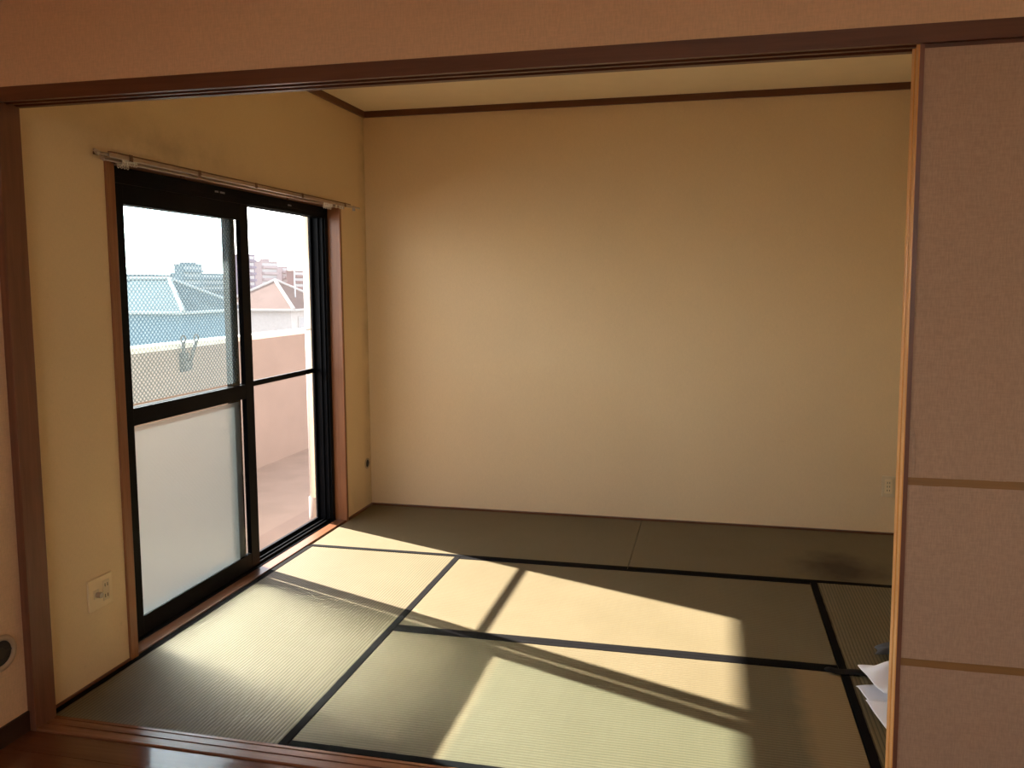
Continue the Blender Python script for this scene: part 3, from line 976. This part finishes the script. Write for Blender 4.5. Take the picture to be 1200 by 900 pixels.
# folding laundry pole holder on the parapet
lp = empty('laundry_pole_holder', (BX, 3.39, 0.8))
tag(lp, 'grey metal laundry pole holder fixed to the balcony parapet', 'pole holder')
bxp('mounting_plate', (BX, 3.34, 0.75), (BX + .012, 3.44, 0.90), MAT['galv_dark'], lp, 0.002)
for q, (ya, yb) in enumerate(((3.36, 3.33), (3.42, 3.49))):
    bm = bmesh.new(); addcyl(bm, (BX + .03, ya, 0.80), (BX + .05, yb, 0.985), 0.014, 12)
    a_ = part('arm', bm, MAT['galv_dark'], lp, True)
    bm = bmesh.new(); torus_tube(bm, (BX + .05, yb, 1.01), (1, 0, 0), 0.028, 0.007, 20, 8)
    part('pole_ring', bm, MAT['galv_dark'], a_, True)
bm = bmesh.new(); addbox(bm, (BX + .01, 3.35, 0.765), (BX + .05, 3.43, 0.83), 0.004); addcyl(bm, (BX + .03, 3.33, 0.80), (BX + .03, 3.45, 0.80), 0.012, 12)
part('hinge', bm, MAT['galv_dark'], lp)

# ------------------------------------------------------------------ the town outside
GZ = -5.9
bm = bmesh.new(); addbox(bm, (-900, -500, GZ - 1), (-3.5, 900, GZ))
o = struct('ground', bm, MAT['ground'], 'pale ground of the town below the balcony', 'ground')


def house(x1, y0, wx, wy, ze, rise, wall, roof, lab, wins, win_faces='x'):
    """near corner (x1, y0) of the eaves; extends -x and +y; hip roof"""
    e = empty('house', (x1 - wx / 2, y0 + wy / 2, GZ))
    tag(e, lab, 'house')
    ov = 0.45
    bxp('wall', (x1 - wx + ov, y0 + ov, GZ), (x1 - ov, y0 + wy - ov, ze), wall, e)
    h = min(wx, wy) / 2
    bm = bmesh.new()
    if wx >= wy:
        A, B = (x1 - h, y0 + h), (x1 - wx + h, y0 + h)
    else:
        A, B = (x1 - h, y0 + h), (x1 - h, y0 + wy - h)
    base = [(x1, y0), (x1, y0 + wy), (x1 - wx, y0 + wy), (x1 - wx, y0)]
    b0 = [bm.verts.new((p[0], p[1], ze)) for p in base]
    b1 = [bm.verts.new((p[0], p[1], ze - .16)) for p in base]
    a = bm.verts.new((A[0], A[1], ze + rise)); b = bm.verts.new((B[0], B[1], ze + rise)) if (A != B) else None
    if b is None:
        for i in range(4): bm.faces.new((b0[i], b0[(i + 1) % 4], a))
    elif wx >= wy:
        bm.faces.new((b0[0], b0[1], a)); bm.faces.new((b0[1], b0[2], b, a)); bm.faces.new((b0[2], b0[3], b)); bm.faces.new((b0[3], b0[0], a, b))
    else:
        bm.faces.new((b0[3], b0[0], a)); bm.faces.new((b0[0], b0[1], b, a)); bm.faces.new((b0[1], b0[2], b)); bm.faces.new((b0[2], b0[3], a, b))
    for i in range(4): bm.faces.new((b0[i], b1[i], b1[(i + 1) % 4], b0[(i + 1) % 4]))
    bm.faces.new(b1)
    rf = part('roof', bm, roof, e)
    hips = [((x1, y0, ze), (A[0], A[1], ze + rise))]
    if A != B: hips.append(((A[0], A[1], ze + rise), (B[0], B[1], ze + rise)))
    hips.append(((x1 - wx, y0, ze), (B[0], B[1], ze + rise)) if wx >= wy else ((x1 - wx, y0, ze), (A[0], A[1], ze + rise)))
    hips.append(((x1, y0 + wy, ze), (A[0], A[1], ze + rise)) if wx >= wy else ((x1, y0 + wy, ze), (B[0], B[1], ze + rise)))
    for p, q in hips:
        bm = bmesh.new(); addcyl(bm, p, q, 0.12, 8); part('ridge_cap', bm, MAT['ridge'], rf)
    bm = bmesh.new()
    addcyl(bm, (x1 + .05, y0, ze - .08), (x1 + .05, y0 + wy, ze - .08), .08, 8)
    addcyl(bm, (x1 + .05, y0, ze - .08), (x1 - wx, y0 - .05, ze - .08), .08, 8)
    part('gutter', bm, MAT['ridge'], rf)
    for f_, a_, z_, w_, h_ in wins:
        if f_ == 'x':
            wo = bxp('window', (x1 - ov - .05, y0 + a_, ze + z_), (x1 - ov + .06, y0 + a_ + w_, ze + z_ + h_), MAT['ridge'], e)
            bxp('pane', (x1 - ov + .055, y0 + a_ + .1, ze + z_ + .1), (x1 - ov + .07, y0 + a_ + w_ - .1, ze + z_ + h_ - .1), MAT['win_far'], wo)
        else:
            wo = bxp('window', (x1 - a_ - w_, y0 + ov - .06, ze + z_), (x1 - a_, y0 + ov + .05, ze + z_ + h_), MAT['ridge'], e)
            bxp('pane', (x1 - a_ - w_ + .1, y0 + ov - .07, ze + z_ + .1), (x1 - a_ - .1, y0 + ov - .055, ze + z_ + h_ - .1), MAT['win_far'], wo)
    return e


house(-25.0, 35.16, 8.6, 6.0, 0.11, 1.75, MAT['h_wall_b'], MAT['roof_g'], 'house with grey hipped roof and pale ridges beyond the parapet',
      [('y', 2.2, -3.6, 1.6, 1.2)])
house(-25.0, 46.6, 6.3, 6.3, -0.1, 1.95, MAT['h_wall_w'], MAT['roof_b'], 'white house with brown hipped roof seen through the insect screen',
      [('x', 1.3, -1.75, 1.1, 1.2), ('x', 3.6, -1.75, 1.1, 1.2)])
# aerial on the brown roof
an = empty('tv_aerial', (-26.2, 49.0, 1.0))
tag(an, 'tall thin television aerial rising over the brown roof', 'aerial')
bm = bmesh.new(); addcyl(bm, (-26.2, 49.0, 0.64), (-26.2, 49.0, 7.0), 0.05, 8)
part('mast', bm, MAT['galv'], an)
bm = bmesh.new(); addcyl(bm, (-27.9, 48.6, 3.72), (-26.0, 49.05, 3.76), 0.035, 8)
bo = part('boom', bm, MAT['galv'], an)
for i in range(7):
    t = i / 6
    cx_, cy_, cz_ = -27.85 + 1.75 * t, 48.61 + .41 * t, 3.72 + .04 * t
    bm = bmesh.new(); addcyl(bm, (cx_ + .06, cy_ - .25, cz_), (cx_ - .06, cy_ + .25, cz_), 0.012, 6)
    part('element', bm, MAT['galv'], bo)
bm = bmesh.new(); addcyl(bm, (-26.2, 49.0, 2.55), (-26.2, 49.0, 2.85), 0.10, 8)
part('booster', bm, MAT['galv'], an)


def block(x, y, wx, wy, zt, mat, lab, floors, pent=None):
    e = empty('apartment_building', (x, y, GZ))
    tag(e, lab, 'building')
    bxp('wall', (x - wx, y, GZ), (x, y + wy, zt), mat, e)
    bxp('parapet', (x - wx - .2, y - .2, zt - .1), (x + .2, y + wy + .2, zt + .5), mat, e)
    if pent:
        bxp('penthouse', (x - wx * .6, y + wy * pent[0], zt + .4), (x - wx * .2, y + wy * pent[1], zt + .4 + pent[2]), mat, e)
    for k_ in range(floors):
        zz = zt - 2.9 * (k_ + 1)
        if zz < GZ + 1: break
        b_ = bxp('balcony', (x - .1, y + .6, zz), (x + 1.2, y + wy - .6, zz + 1.1), mat, e)
        bxp('window_band', (x - .05, y + .9, zz + 1.1), (x + .03, y + wy - .9, zz + 2.5), MAT['win_far'], b_)  # dark band of windows above each balcony
    return e


block(-200, 322.4, 7.6, 5.0, 15.2, MAT['apt_v'], 'violet grey apartment block standing highest behind the brown roof', 5)
block(-205, 340.9, 4.0, 14.5, 12.8, MAT['apt_p'], 'pale pink apartment block next to the violet grey one', 5, (.2, .6, 1.3))
block(-210, 368.0, 4.0, 5.8, 11.0, MAT['apt_p'], 'narrow pale pink tower between the pink and reddish blocks', 4)
block(-200, 362.0, 4.0, 19.2, 8.7, MAT['apt_r'], 'reddish brown apartment block behind the television aerial', 4)
block(-205, 283.3, 4.0, 12.2, 10.0, MAT['apt_g'], 'grey apartment block topped by a flat roof behind the grey house', 4, (.1, .8, .8))
block(-240, 268.0, 8.0, 57.0, 6.3, MAT['apt_g'], 'very long low grey building behind the grey hipped roof', 3)
block(-250, 343.7, 6.0, 66.0, 7.6, MAT['apt_g'], 'long low grey building row along the horizon', 3)
block(-240, 427.6, 6.0, 95.0, 6.0, MAT['apt_g'], 'wide low grey building at the skyline past the aerial', 3)
